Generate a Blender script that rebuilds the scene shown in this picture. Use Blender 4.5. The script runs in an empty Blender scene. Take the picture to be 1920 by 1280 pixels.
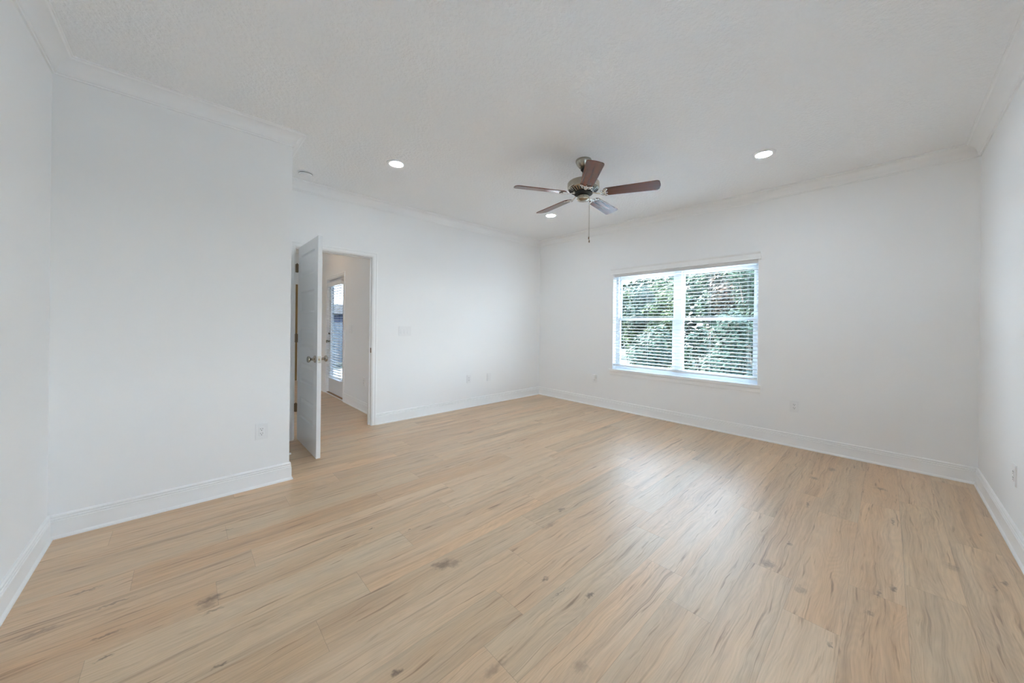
import bpy, bmesh, math, random
from mathutils import Vector, Matrix
random.seed(7)
S = bpy.context.scene
COL = S.collection
PI = math.pi

# ------------------------------------------------------------------ camera
H = 2.74                       # ceiling height
CAMZ = 1.2491
F_PX = 656.37
cd = bpy.data.cameras.new('camera'); cam = bpy.data.objects.new('camera', cd); COL.objects.link(cam)
cd.sensor_fit = 'HORIZONTAL'; cd.sensor_width = 36.0
cd.lens = F_PX / 1920 * 36.0
cd.shift_y = -(640 - 607.98) / 1920
cd.clip_start = 0.02; cd.clip_end = 300
fwd = Vector((0.68234167, 0.73103341, 0.0))
rgt = Vector((0.73099195, -0.68230297, 0.0106504))
upv = Vector((-0.0077858, 0.00726721, 0.99994328))
m = Matrix((rgt, upv, -fwd)).transposed().to_4x4(); m.translation = (0, 0, CAMZ)
cam.matrix_world = m
S.camera = cam

# ------------------------------------------------------------------ world, sun, exposure
SKY = 14.0
LAMP_E = 520.0
HALL_E = 150.0
SUN_E = 42.0
W = bpy.data.worlds.new('sky'); S.world = W; W.use_nodes = True
wn = W.node_tree; wn.nodes.clear()
o_ = wn.nodes.new('ShaderNodeOutputWorld'); b_ = wn.nodes.new('ShaderNodeBackground')
tc = wn.nodes.new('ShaderNodeTexCoord'); sx = wn.nodes.new('ShaderNodeSeparateXYZ')
cr = wn.nodes.new('ShaderNodeValToRGB')
cr.color_ramp.elements[0].position = 0.0; cr.color_ramp.elements[0].color = (0.84, 0.93, 1.0, 1)
cr.color_ramp.elements[1].position = 0.7; cr.color_ramp.elements[1].color = (0.44, 0.69, 1.0, 1)
wn.links.new(tc.outputs['Generated'], sx.inputs[0]); wn.links.new(sx.outputs['Z'], cr.inputs[0])
wn.links.new(cr.outputs[0], b_.inputs['Color']); b_.inputs['Strength'].default_value = SKY
wn.links.new(b_.outputs[0], o_.inputs['Surface'])
sd = bpy.data.lights.new('sun', 'SUN'); sd.energy = SUN_E; sd.angle = 0.02; sd.color = (1.0, 0.95, 0.86)
sun = bpy.data.objects.new('sun', sd); COL.objects.link(sun)
sun.rotation_euler = Vector((0.18, -0.50, -0.85)).to_track_quat('-Z', 'Y').to_euler()
S.view_settings.view_transform = 'Standard'; S.view_settings.look = 'None'
S.view_settings.gamma = 1.0; S.view_settings.use_curve_mapping = False
S.view_settings.exposure = 0.42
S.cycles.max_bounces = 14; S.cycles.diffuse_bounces = 9; S.cycles.glossy_bounces = 4
S.cycles.transparent_max_bounces = 12
S.cycles.use_light_tree = False; S.cycles.use_adaptive_sampling = True; S.cycles.adaptive_threshold = 0.02
S.cycles.sample_clamp_indirect = 8.0

# ------------------------------------------------------------------ room numbers
XW, YD, YP, YR, XL, XE = 4.672, 4.278, 3.2385, -0.509, -0.5625, 0.613
WT = 0.115                       # partition thickness
EXT = 0.16                       # outside wall thickness
DX0, DX1, DZ = 0.85, 1.66, 2.046  # bedroom door opening
WY0, WY1, WZ0, WZ1 = 0.984, 2.797, 0.597, 2.008   # window opening
HX, HYE, HXL = 1.85, 8.6, -0.9    # hall: right wall, end wall, left wall
VX0, VX1 = 0.75, 1.75               # unseen side window added in the right wall for extra daylight
EY0, EY1, EZ = 5.925, 6.82, 2.0   # outside door opening in the hall wall

# ------------------------------------------------------------------ materials
def mat(name):
    mt = bpy.data.materials.new(name); mt.use_nodes = True
    nt = mt.node_tree; return mt, nt, nt.nodes['Principled BSDF']
def N(nt, t, **kw):
    n = nt.nodes.new(t)
    for k, v in kw.items(): setattr(n, k, v)
    return n
def pm(name, col, rough=0.5, metal=0.0, spec=0.5, bump=None, coat=0.0, var=0.0):
    mt, nt, p = mat(name)
    p.inputs['Base Color'].default_value = (*col, 1); p.inputs['Roughness'].default_value = rough
    p.inputs['Metallic'].default_value = metal; p.inputs['Specular IOR Level'].default_value = spec
    p.inputs['Coat Weight'].default_value = coat; p.inputs['Coat Roughness'].default_value = 0.12
    t = N(nt, 'ShaderNodeTexCoord')
    if bump:
        sc, st, dist = bump
        n = N(nt, 'ShaderNodeTexNoise'); n.inputs['Scale'].default_value = sc; n.inputs['Detail'].default_value = 3
        b = N(nt, 'ShaderNodeBump'); b.inputs['Strength'].default_value = st; b.inputs['Distance'].default_value = dist
        nt.links.new(t.outputs['Object'], n.inputs['Vector']); nt.links.new(n.outputs[0], b.inputs['Height'])
        nt.links.new(b.outputs[0], p.inputs['Normal'])
    if var:
        n2 = N(nt, 'ShaderNodeTexNoise'); n2.inputs['Scale'].default_value = 6; n2.inputs['Detail'].default_value = 4
        mx = N(nt, 'ShaderNodeMixRGB'); mx.blend_type = 'MULTIPLY'; mx.inputs[0].default_value = var
        mx.inputs[1].default_value = (*col, 1)
        nt.links.new(t.outputs['Object'], n2.inputs['Vector']); nt.links.new(n2.outputs['Fac'], mx.inputs[2])
        nt.links.new(mx.outputs[0], p.inputs['Base Color'])
    return mt
M = {}
M['wall'] = pm('wall_paint', (0.925, 0.925, 0.922), 0.75, spec=0.25, bump=(260, 0.05, 0.002))
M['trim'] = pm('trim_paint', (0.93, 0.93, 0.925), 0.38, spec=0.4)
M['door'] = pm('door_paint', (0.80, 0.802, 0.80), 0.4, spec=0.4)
M['plastic'] = pm('white_plastic', (0.885, 0.885, 0.885), 0.35)
M['vinyl'] = pm('white_vinyl', (0.74, 0.75, 0.76), 0.35)
M['slat'] = pm('blind_slat', (0.90, 0.905, 0.91), 0.4)
M['nickel'] = pm('brushed_nickel', (0.40, 0.365, 0.30), 0.24, metal=1.0)
M['bright'] = pm('bright_nickel', (0.78, 0.76, 0.72), 0.16, metal=1.0)
M['bronze'] = pm('dark_bronze', (0.22, 0.16, 0.10), 0.35, metal=1.0)
M['black'] = pm('black', (0.015, 0.014, 0.013), 0.5)
M['dark'] = pm('slot_dark', (0.03, 0.03, 0.032), 0.6)
M['cord'] = pm('cord', (0.85, 0.85, 0.85), 0.6)
M['fence'] = pm('fence_grey', (0.10, 0.11, 0.125), 0.6)
M['concrete'] = pm('concrete', (0.34, 0.335, 0.325), 0.9, var=0.3)
M['gravel'] = pm('pale_bounce_gravel', (0.74, 0.74, 0.73), 0.95, bump=(90, 0.5, 0.02), var=0.15)  # for the added ground strip, kept pale to bounce daylight inside
M['siding'] = pm('blue_siding', (0.024, 0.037, 0.078), 0.7)
M['roofing'] = pm('roof_shingle', (0.012, 0.0125, 0.013), 0.9, var=0.5)
M['threshold'] = pm('threshold_wood', (0.36, 0.18, 0.07), 0.45, var=0.4)
M['brown'] = pm('stained_door', (0.30, 0.17, 0.05), 0.35, var=0.4)

# ceiling: knockdown texture
mt, nt, p = mat('ceiling_knockdown'); M['ceiling'] = mt
p.inputs['Base Color'].default_value = (0.925, 0.925, 0.922, 1); p.inputs['Roughness'].default_value = 0.85
p.inputs['Specular IOR Level'].default_value = 0.15
t = N(nt, 'ShaderNodeTexCoord'); n = N(nt, 'ShaderNodeTexNoise')
n.inputs['Scale'].default_value = 42; n.inputs['Detail'].default_value = 4; n.inputs['Roughness'].default_value = 0.55
r = N(nt, 'ShaderNodeValToRGB'); r.color_ramp.elements[0].position = 0.44; r.color_ramp.elements[1].position = 0.58
b = N(nt, 'ShaderNodeBump'); b.inputs['Strength'].default_value = 0.55; b.inputs['Distance'].default_value = 0.003
nt.links.new(t.outputs['Object'], n.inputs['Vector']); nt.links.new(n.outputs[0], r.inputs[0])
nt.links.new(r.outputs[0], b.inputs['Height']); nt.links.new(b.outputs[0], p.inputs['Normal'])

# lamp lens
def emis(name, col, e):
    mt, nt, p = mat(name)
    p.inputs['Base Color'].default_value = (0.9, 0.9, 0.9, 1)
    p.inputs['Emission Color'].default_value = (*col, 1); p.inputs['Emission Strength'].default_value = e
    return mt
M['lens'] = emis('lit_lens', (0.82, 0.93, 1.04), LAMP_E)
M['hall_lens'] = emis('lit_hall_lens', (1.0, 0.70, 0.44), HALL_E)

# glass pane: clear, with a faint mirror
mt, nt, p = mat('window_glass'); M['glass'] = mt
nt.nodes.remove(p); out = nt.nodes['Material Output']
tr = N(nt, 'ShaderNodeBsdfTransparent'); tr.inputs[0].default_value = (0.97, 0.98, 0.98, 1)
gl = N(nt, 'ShaderNodeBsdfGlossy'); gl.inputs['Roughness'].default_value = 0.02
mx = N(nt, 'ShaderNodeMixShader'); mx.inputs[0].default_value = 0.05
nt.links.new(tr.outputs[0], mx.inputs[1]); nt.links.new(gl.outputs[0], mx.inputs[2]); nt.links.new(mx.outputs[0], out.inputs[0])

mt, nt, p = mat('tinted_glass'); M['tinted'] = mt
nt.nodes.remove(p); out = nt.nodes['Material Output']
tr = N(nt, 'ShaderNodeBsdfTransparent'); tr.inputs[0].default_value = (0.55, 0.57, 0.59, 1)
gl = N(nt, 'ShaderNodeBsdfGlossy'); gl.inputs['Roughness'].default_value = 0.02
mx = N(nt, 'ShaderNodeMixShader'); mx.inputs[0].default_value = 0.05
nt.links.new(tr.outputs[0], mx.inputs[1]); nt.links.new(gl.outputs[0], mx.inputs[2]); nt.links.new(mx.outputs[0], out.inputs[0])

# dark cherry fan blade
mt, nt, p = mat('cherry_blade'); M['cherry'] = mt
t = N(nt, 'ShaderNodeTexCoord'); mp = N(nt, 'ShaderNodeMapping'); mp.inputs['Scale'].default_value = (0.5, 22, 0.1)
n = N(nt, 'ShaderNodeTexNoise'); n.inputs['Scale'].default_value = 1.6; n.inputs['Detail'].default_value = 5
r = N(nt, 'ShaderNodeValToRGB')
r.color_ramp.elements[0].position = 0.3; r.color_ramp.elements[0].color = (0.100, 0.026, 0.010, 1)
r.color_ramp.elements[1].position = 0.72; r.color_ramp.elements[1].color = (0.150, 0.042, 0.017, 1)
nt.links.new(t.outputs['Object'], mp.inputs[0]); nt.links.new(mp.outputs[0], n.inputs['Vector'])
nt.links.new(n.outputs[0], r.inputs[0]); nt.links.new(r.outputs[0], p.inputs['Base Color'])
p.inputs['Roughness'].default_value = 0.2; p.inputs['Specular IOR Level'].default_value = 0.6

# foliage
def leafmat(name, dark, light, warm):
    mt, nt, p = mat(name)
    g = N(nt, 'ShaderNodeNewGeometry'); r = N(nt, 'ShaderNodeValToRGB')
    r.color_ramp.elements[0].color = (*dark, 1); r.color_ramp.elements[1].color = (*warm, 1)
    e = r.color_ramp.elements.new(0.6); e.color = (*light, 1)
    nt.links.new(g.outputs['Random Per Island'], r.inputs[0]); nt.links.new(r.outputs[0], p.inputs['Base Color'])
    p.inputs['Roughness'].default_value = 0.5
    p.inputs['Specular IOR Level'].default_value = 0.16
    return mt
M['leafA'] = leafmat('leaf_cool_green', (0.0061, 0.0136, 0.0073), (0.0193, 0.0381, 0.0210), (0.0383, 0.0600, 0.0324))
M['leafB'] = leafmat('leaf_yellow_green', (0.0092, 0.0178, 0.0062), (0.0271, 0.0463, 0.0170), (0.0543, 0.0748, 0.0303))
M['leafC'] = leafmat('leaf_blue_green', (0.0053, 0.0127, 0.0089), (0.0159, 0.0322, 0.0221), (0.0322, 0.0541, 0.0382))
M['leafD'] = leafmat('leaf_rusty', (0.0147, 0.0097, 0.0055), (0.0301, 0.0281, 0.0147), (0.0537, 0.0231, 0.0145))
M['bark'] = pm('bark', (0.16, 0.12, 0.09), 0.9, var=0.6)
mt, nt, p = mat('lawn'); M['lawn'] = mt
t = N(nt, 'ShaderNodeTexCoord'); n = N(nt, 'ShaderNodeTexNoise'); n.inputs['Scale'].default_value = 3.5; n.inputs['Detail'].default_value = 8
r = N(nt, 'ShaderNodeValToRGB'); r.color_ramp.elements[0].position = .35; r.color_ramp.elements[1].position = .7
r.color_ramp.elements[0].color = (0.012, 0.020, 0.014, 1); r.color_ramp.elements[1].color = (0.036, 0.046, 0.034, 1)
nt.links.new(t.outputs['Object'], n.inputs['Vector']); nt.links.new(n.outputs[0], r.inputs[0]); nt.links.new(r.outputs[0], p.inputs['Base Color'])
p.inputs['Roughness'].default_value = 0.95

# ---- floor: oak look planks; 'plank' carries a random value per plank, uv runs along the plank in metres
KNOTS = [(0.09,2.069,.045,.030,.8),(0.085,2.035,.03,.03,.5),(0.99,1.561,.05,.035,.7),(1.03,1.53,.035,.03,.5),(0.965,1.585,.03,.02,.6),
 (2.258,0.419,.035,.035,.6),(2.492,-0.03,.03,.014,.75),(2.965,-0.407,.028,.012,.7),(2.867,-0.361,.035,.008,.6),(2.396,0.017,.04,.007,.6),
 (1.303,1.138,.018,.014,.7),(1.373,0.929,.022,.014,.8),(1.285,1.03,.055,.005,.6),(1.002,1.962,.014,.006,.9),(3.827,0.406,.035,.03,.6),
 (3.23,0.372,.07,.008,.7),(3.97,0.025,.03,.04,.6),(3.353,-0.035,.06,.008,.7),(2.561,0.376,.018,.014,.7),(3.544,-0.4,.02,.01,.75),
 (2.954,-0.244,.04,.03,.4),(1.863,0.141,.014,.012,.7),(-0.218,2.104,.045,.010,.75),(-0.21,1.964,.03,.007,.8),(0.098,1.647,.022,.008,.8),
 (1.869,1.496,.03,.02,.7),(1.667,1.425,.06,.02,.5),(-0.419,2.304,.06,.016,.55),(-0.327,2.511,.06,.008,.65),(-0.218,2.32,.06,.008,.65),
 (0.835,2.128,.018,.007,.75),(0.098,1.978,.03,.010,.6),(0.563,1.188,.02,.012,.8),(2.2,0.044,.012,.02,.5),(4.179,0.322,.05,.025,.6),
 (2.152,0.274,.03,.03,.4),(1.068,0.754,.03,.03,.35),(0.825,0.963,.05,.02,.45),(0.19,2.69,.03,.006,.7),(2.4,2.6,.03,.01,.6)]
mt, nt, p = mat('oak_plank_floor'); M['floor'] = mt
L = nt.links
tc = N(nt, 'ShaderNodeTexCoord'); at = N(nt, 'ShaderNodeAttribute', attribute_name='plank'); uv = N(nt, 'ShaderNodeUVMap', uv_map='plank_uv')
sepR = N(nt, 'ShaderNodeSeparateColor'); L.new(at.outputs['Color'], sepR.inputs[0])
off = N(nt, 'ShaderNodeVectorMath', operation='SCALE'); off.inputs['Scale'].default_value = 37.0
L.new(at.outputs['Color'], off.inputs[0])
pos = N(nt, 'ShaderNodeVectorMath', operation='ADD'); L.new(tc.outputs['Object'], pos.inputs[0]); L.new(off.outputs[0], pos.inputs[1])
# wavy grain: push the sampling point sideways with a slow noise
wq = N(nt, 'ShaderNodeMapping'); wq.inputs['Scale'].default_value = (2.6, 5.0, 1); L.new(pos.outputs[0], wq.inputs[0])
wz = N(nt, 'ShaderNodeTexNoise'); wz.inputs['Scale'].default_value = 1.0; wz.inputs['Detail'].default_value = 2.0; L.new(wq.outputs[0], wz.inputs['Vector'])
wvec = N(nt, 'ShaderNodeVectorMath', operation='MULTIPLY_ADD'); wvec.inputs[1].default_value = (0, 0.056, 0); wvec.inputs[2].default_value = (0, -0.028, 0)
L.new(wz.outputs['Color'], wvec.inputs[0])
pos2 = N(nt, 'ShaderNodeVectorMath', operation='ADD'); L.new(pos.outputs[0], pos2.inputs[0]); L.new(wvec.outputs[0], pos2.inputs[1])
pos = pos2
def noise(scale_vec, detail=4, rough=0.55, dist=0.0):
    mp = N(nt, 'ShaderNodeMapping'); mp.inputs['Scale'].default_value = scale_vec
    n = N(nt, 'ShaderNodeTexNoise'); n.inputs['Scale'].default_value = 1.0
    n.inputs['Detail'].default_value = detail; n.inputs['Roughness'].default_value = rough; n.inputs['Distortion'].default_value = dist
    L.new(pos.outputs[0], mp.inputs[0]); L.new(mp.outputs[0], n.inputs['Vector']); return n.outputs[0]
def ramp(src, stops):
    r = N(nt, 'ShaderNodeValToRGB'); els = r.color_ramp.elements
    els[0].position, els[0].color = stops[0][0], (*stops[0][1], 1)
    els[1].position, els[1].color = stops[-1][0], (*stops[-1][1], 1)
    for ps, c in stops[1:-1]:
        e = els.new(ps); e.color = (*c, 1)
    L.new(src, r.inputs[0]); return r.outputs[0]
def mix(kind, fac, a, b):
    x = N(nt, 'ShaderNodeMixRGB', blend_type=kind)
    for i, v in ((0, fac), (1, a), (2, b)):
        if isinstance(v, (int, float)): x.inputs[i].default_value = v
        elif isinstance(v, tuple): x.inputs[i].default_value = (*v, 1)
        else: L.new(v, x.inputs[i])
    return x.outputs[0]
def math_(op, a, b=None, clamp=False):
    x = N(nt, 'ShaderNodeMath', operation=op, use_clamp=clamp)
    for i, v in ((0, a), (1, b)):
        if v is None: continue
        if isinstance(v, (int, float)): x.inputs[i].default_value = v
        else: L.new(v, x.inputs[i])
    return x.outputs[0]
base = ramp(sepR.outputs[0], [(0.0, (0.595, 0.402, 0.235)), (0.5, (0.640, 0.445, 0.272)), (1.0, (0.685, 0.492, 0.312))])
tone = ramp(sepR.outputs[1], [(0.0, (1.02, 0.975, 0.93)), (0.5, (1, 1, 1)), (1.0, (0.95, 0.985, 1.0))])
base = mix('MULTIPLY', 1.0, base, tone)
bands = noise((0.75, 15, 1), 5, 0.62, 0.9)           # growth bands along the plank
calm = math_('ADD', math_('MULTIPLY', sepR.outputs[2], 0.65), 0.35)
base = mix('MULTIPLY', calm, base, ramp(bands, [(0.28, (0.66, 0.59, 0.525)), (0.42, (0.90, 0.87, 0.84)), (0.55, (1.04, 1.04, 1.04)), (0.75, (1.14, 1.14, 1.15))]))
warm = noise((0.5, 9, 1), 2)
base = mix('MULTIPLY', 0.9, base, ramp(warm, [(0.32, (1.035, 0.975, 0.895)), (0.68, (0.975, 1.005, 1.03))]))
fine = noise((6, 190, 1), 5, 0.75, 0.4)
base = mix('MULTIPLY', 0.7, base, ramp(fine, [(0.28, (0.78, 0.74, 0.70)), (0.5, (0.98, 0.975, 0.97)), (0.68, (1.07, 1.07, 1.08))]))
streak = noise((1.1, 46, 1), 4, 0.6, 0.8)          # sparse thin dark streaks
base = mix('MULTIPLY', calm, base, ramp(streak, [(0.28, (0.42, 0.34, 0.275)), (0.365, (0.82, 0.765, 0.71)), (0.44, (1, 1, 1))]))
dash = noise((3.4, 52, 1), 3, 0.5, 0.4)              # short dark flecks
base = mix('MULTIPLY', 0.9, base, ramp(dash, [(0.27, (0.50, 0.41, 0.33)), (0.335, (0.83, 0.78, 0.72)), (0.385, (1, 1, 1))]))
# cathedral grain
wm = N(nt, 'ShaderNodeMapping'); wm.inputs['Scale'].default_value = (1.2, 9.0, 1); L.new(pos.outputs[0], wm.inputs[0])
wv = N(nt, 'ShaderNodeTexNoise'); wv.inputs['Scale'].default_value = 1.0; wv.inputs['Detail'].default_value = 1.5; L.new(wm.outputs[0], wv.inputs['Vector'])
rings = math_('SINE', math_('MULTIPLY', wv.outputs[0], 130.0))
rings01 = math_('ADD', math_('MULTIPLY', rings, 0.5), 0.5)
base = mix('MULTIPLY', 0.13, base, mix('MIX', rings01, (0.62, 0.58, 0.52), (1.1, 1.1, 1.1)))
# knots
wob = N(nt, 'ShaderNodeTexNoise'); wob.inputs['Scale'].default_value = 48; wob.inputs['Detail'].default_value = 5
L.new(tc.outputs['Object'], wob.inputs['Vector'])
wv2 = N(nt, 'ShaderNodeVectorMath', operation='MULTIPLY_ADD'); wv2.inputs[1].default_value = (0.09, 0.040, 0); wv2.inputs[2].default_value = (-0.045, -0.020, 0)
L.new(wob.outputs['Color'], wv2.inputs[0])
kp = N(nt, 'ShaderNodeVectorMath', operation='ADD'); L.new(tc.outputs['Object'], kp.inputs[0]); L.new(wv2.outputs[0], kp.inputs[1])
acc = None
for (kx, ky, ka, kb, ks) in KNOTS:
    v = N(nt, 'ShaderNodeVectorMath', operation='MULTIPLY_ADD')
    v.inputs[1].default_value = (1.0 / ka, 1.15 / kb, 0); v.inputs[2].default_value = (-kx / ka, -ky * 1.15 / kb, 0)
    L.new(kp.outputs[0], v.inputs[0])
    ln = N(nt, 'ShaderNodeVectorMath', operation='LENGTH'); L.new(v.outputs[0], ln.inputs[0])
    mr = N(nt, 'ShaderNodeMapRange', interpolation_type='SMOOTHSTEP')
    mr.inputs['From Min'].default_value = 1.5; mr.inputs['From Max'].default_value = 0.1
    mr.inputs['To Min'].default_value = 0; mr.inputs['To Max'].default_value = ks
    L.new(ln.outputs['Value'], mr.inputs['Value'])
    acc = mr.outputs[0] if acc is None else math_('MAXIMUM', acc, mr.outputs[0])
base = mix('MULTIPLY', acc, base, (0.20, 0.145, 0.095))
# seams from uv (u 0..1 along, v 0..1 across; plank 1.208 x 0.188)
su = N(nt, 'ShaderNodeSeparateXYZ'); L.new(uv.outputs[0], su.inputs[0])
def edge(sock, size, w):
    d = math_('MULTIPLY', math_('MINIMUM', sock, math_('SUBTRACT', 1.0, sock)), size)
    mr = N(nt, 'ShaderNodeMapRange'); mr.inputs['From Min'].default_value = w * 0.4; mr.inputs['From Max'].default_value = w
    mr.inputs['To Min'].default_value = 1; mr.inputs['To Max'].default_value = 0; L.new(d, mr.inputs['Value']); return mr.outputs[0]
seam = math_('MAXIMUM', edge(su.outputs[0], 1.208, 0.0016), edge(su.outputs[1], 0.188, 0.0012))
base = mix('MULTIPLY', math_('MULTIPLY', seam, 0.36), base, (0.38, 0.30, 0.23))
L.new(base, p.inputs['Base Color'])
rn = noise((2, 30, 1), 3)
rr = N(nt, 'ShaderNodeMapRange'); rr.inputs['To Min'].default_value = 0.50; rr.inputs['To Max'].default_value = 0.64; L.new(rn, rr.inputs['Value'])
L.new(rr.outputs[0], p.inputs['Roughness'])
hgt = math_('SUBTRACT', math_('ADD', math_('MULTIPLY', rings01, 0.35), math_('MULTIPLY', fine, 0.5)), math_('MULTIPLY', seam, 1.2))
bp = N(nt, 'ShaderNodeBump'); bp.inputs['Strength'].default_value = 0.35; bp.inputs['Distance'].default_value = 0.0012
L.new(hgt, bp.inputs['Height']); L.new(bp.outputs[0], p.inputs['Normal'])
p.inputs['Specular IOR Level'].default_value = 1.0; p.inputs['Coat Weight'].default_value = 0.75; p.inputs['Coat Roughness'].default_value = 0.36
L.new(bp.outputs[0], p.inputs['Coat Normal'])

# ------------------------------------------------------------------ mesh helpers
def obj(name, bm, m, parent=None, smooth=False):
    me = bpy.data.meshes.new(name); bmesh.ops.recalc_face_normals(bm, faces=bm.faces[:])
    bm.to_mesh(me); bm.free()
    if smooth:
        for f in me.polygons: f.use_smooth = True
    o = bpy.data.objects.new(name, me); COL.objects.link(o)
    me.materials.append(M[m] if isinstance(m, str) else m)
    if parent is not None: o.parent = parent
    return o
def tag(o, label, cat, group=None, kind=None):
    o['label'] = label; o['category'] = cat
    if group: o['group'] = group
    if kind: o['kind'] = kind
    return o
def empty(name, loc, rz=0.0, label=None, cat=None, group=None, kind=None):
    o = bpy.data.objects.new(name, None); COL.objects.link(o); o.empty_display_size = 0.05
    o.location = loc; o.rotation_euler = (0, 0, rz)
    if label: tag(o, label, cat, group, kind)
    return o
def copy_tree(o, parent=None):
    c = o.copy(); COL.objects.link(c); c.parent = parent
    for ch in list(o.children): copy_tree(ch, c)
    return c
def box(bm, x0, x1, y0, y1, z0, z1, bevel=0.0):
    g = bmesh.ops.create_cube(bm, size=1.0)
    for v in g['verts']:
        v.co = Vector((x0 + (v.co.x + .5) * (x1 - x0), y0 + (v.co.y + .5) * (y1 - y0), z0 + (v.co.z + .5) * (z1 - z0)))
    if bevel:
        es = list({e for v in g['verts'] for e in v.link_edges})
        bmesh.ops.bevel(bm, geom=es, offset=bevel, segments=2, affect='EDGES', profile=0.5)
def lathe(bm, prof, seg=40, cx=0, cy=0, axis='Z', origin=(0, 0, 0)):
    rings = []
    O = Vector(origin)
    for r, z in prof:
        ring = []
        for i in range(seg):
            a = 2 * PI * i / seg; c, s = r * math.cos(a), r * math.sin(a)
            co = {'Z': Vector((cx + c, cy + s, z)), 'X': Vector((z, c, s)), 'Y': Vector((c, z, s))}[axis] + O
            ring.append(bm.verts.new(co))
        rings.append(ring)
    for a, b in zip(rings, rings[1:]):
        for i in range(seg):
            j = (i + 1) % seg; bm.faces.new((a[i], a[j], b[j], b[i]))
    for ring in (rings[0], rings[-1]):
        try: bm.faces.new(ring)
        except ValueError: pass
def tube(bm, pts, r, seg=8, flat=None):
    pts = [Vector(q) for q in pts]; rings = []
    for i, q in enumerate(pts):
        d = (pts[min(i + 1, len(pts) - 1)] - pts[max(i - 1, 0)]).normalized()
        ref = Vector((0, 0, 1)) if abs(d.z) < 0.9 else Vector((1, 0, 0))
        u = d.cross(ref).normalized(); w = u.cross(d).normalized()
        rr = r[i] if isinstance(r, (list, tuple)) else r
        k = flat if flat else 1.0
        rings.append([bm.verts.new(q + u * (rr * math.cos(2 * PI * t / seg)) + w * (rr * k * math.sin(2 * PI * t / seg))) for t in range(seg)])
    for a, b in zip(rings, rings[1:]):
        for t in range(seg):
            bm.faces.new((a[t], a[(t + 1) % seg], b[(t + 1) % seg], b[t]))
    bm.faces.new(rings[0]); bm.faces.new(rings[-1])
def sweep(bm, p0, p1, n, prof, e0=0, e1=0, z0=0.0):
    p0, p1, n = Vector((*p0, 0)), Vector((*p1, 0)), Vector((*n, 0)); t = (p1 - p0).normalized()
    A, B = [], []
    for d, z in prof:
        A.append(bm.verts.new(p0 + n * d + t * (e0 * d) + Vector((0, 0, z + z0))))
        B.append(bm.verts.new(p1 + n * d - t * (e1 * d) + Vector((0, 0, z + z0))))
    k = len(prof)
    for i in range(k):
        j = (i + 1) % k; bm.faces.new((A[i], A[j], B[j], B[i]))
    bm.faces.new(A); bm.faces.new(B)
def smooth_by_angle(o, deg=35):
    me = o.data
    for f in me.polygons: f.use_smooth = True
    bm = bmesh.new(); bm.from_mesh(me)
    for e in bm.edges:
        if len(e.link_faces) == 2 and e.calc_face_angle(0) > math.radians(deg): e.smooth = False
    bm.to_mesh(me); bm.free()

def struct(name, bm, m, label, cat, parent=None):
    o = obj(name, bm, m, parent)
    if parent is None: tag(o, label, cat, kind='structure')
    return o

# ------------------------------------------------------------------ floor: one mesh of planks
def build_floor():
    PWD, PLN, B0 = 0.188, 1.208, 0.495
    offs = {-1: 2.21, 0: 1.627, 1: 0.614, 2: .857, 3: 1.073, 4: 1.325, 5: .41, 6: .637, 7: .948, 8: .117, 9: 1.48, 10: -.177, 11: .188, 12: .53}
    rnd = random.Random(3); verts, faces, uvs, cols = [], [], [], []
    for k in range(-6, 45):
        y0, y1 = B0 + k * PWD, B0 + (k + 1) * PWD
        o = offs.get(k, rnd.uniform(0, PLN)); i0 = math.floor((-1.05 - o) / PLN)
        for i in range(i0, i0 + 7):
            x0, x1 = o + i * PLN, o + (i + 1) * PLN
            rx = 4.80
            if y0 > 4.35: rx = 1.97
            cx0, cx1 = max(x0, -1.05), min(x1, rx)
            if cx1 - cx0 < 1e-4: continue
            cy0, cy1 = max(y0, -0.65), min(y1, 8.75)
            if cy1 - cy0 < 1e-4: continue
            b = len(verts); verts += [(cx0, cy0, 0), (cx1, cy0, 0), (cx1, cy1, 0), (cx0, cy1, 0)]; faces.append((b, b + 1, b + 2, b + 3))
            u = lambda x: (x - x0) / PLN
            w = lambda y: (y - y0) / PWD
            uvs += [(u(cx0), w(cy0)), (u(cx1), w(cy0)), (u(cx1), w(cy1)), (u(cx0), w(cy1))]
            c = (rnd.random(), rnd.random(), rnd.random(), 1.0); cols += [c] * 4
    me = bpy.data.meshes.new('floor'); me.from_pydata(verts, [], faces)
    ul = me.uv_layers.new(name='plank_uv')
    for i, q in enumerate(uvs): ul.data[i].uv = q
    ca = me.color_attributes.new('plank', 'FLOAT_COLOR', 'CORNER')
    for i, q in enumerate(cols): ca.data[i].color = q
    me.materials.append(M['floor'])
    o = bpy.data.objects.new('floor', me); COL.objects.link(o)
    tag(o, 'light oak plank floor running through the room into the hall', 'floor', kind='structure')
build_floor()

# ------------------------------------------------------------------ ceiling, walls
bm = bmesh.new(); box(bm, -1.1, XW + EXT, -0.70, HYE + 0.15, H, H + 0.25)
struct('ceiling', bm, 'ceiling', 'white knockdown textured ceiling over the whole room', 'ceiling')

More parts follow.
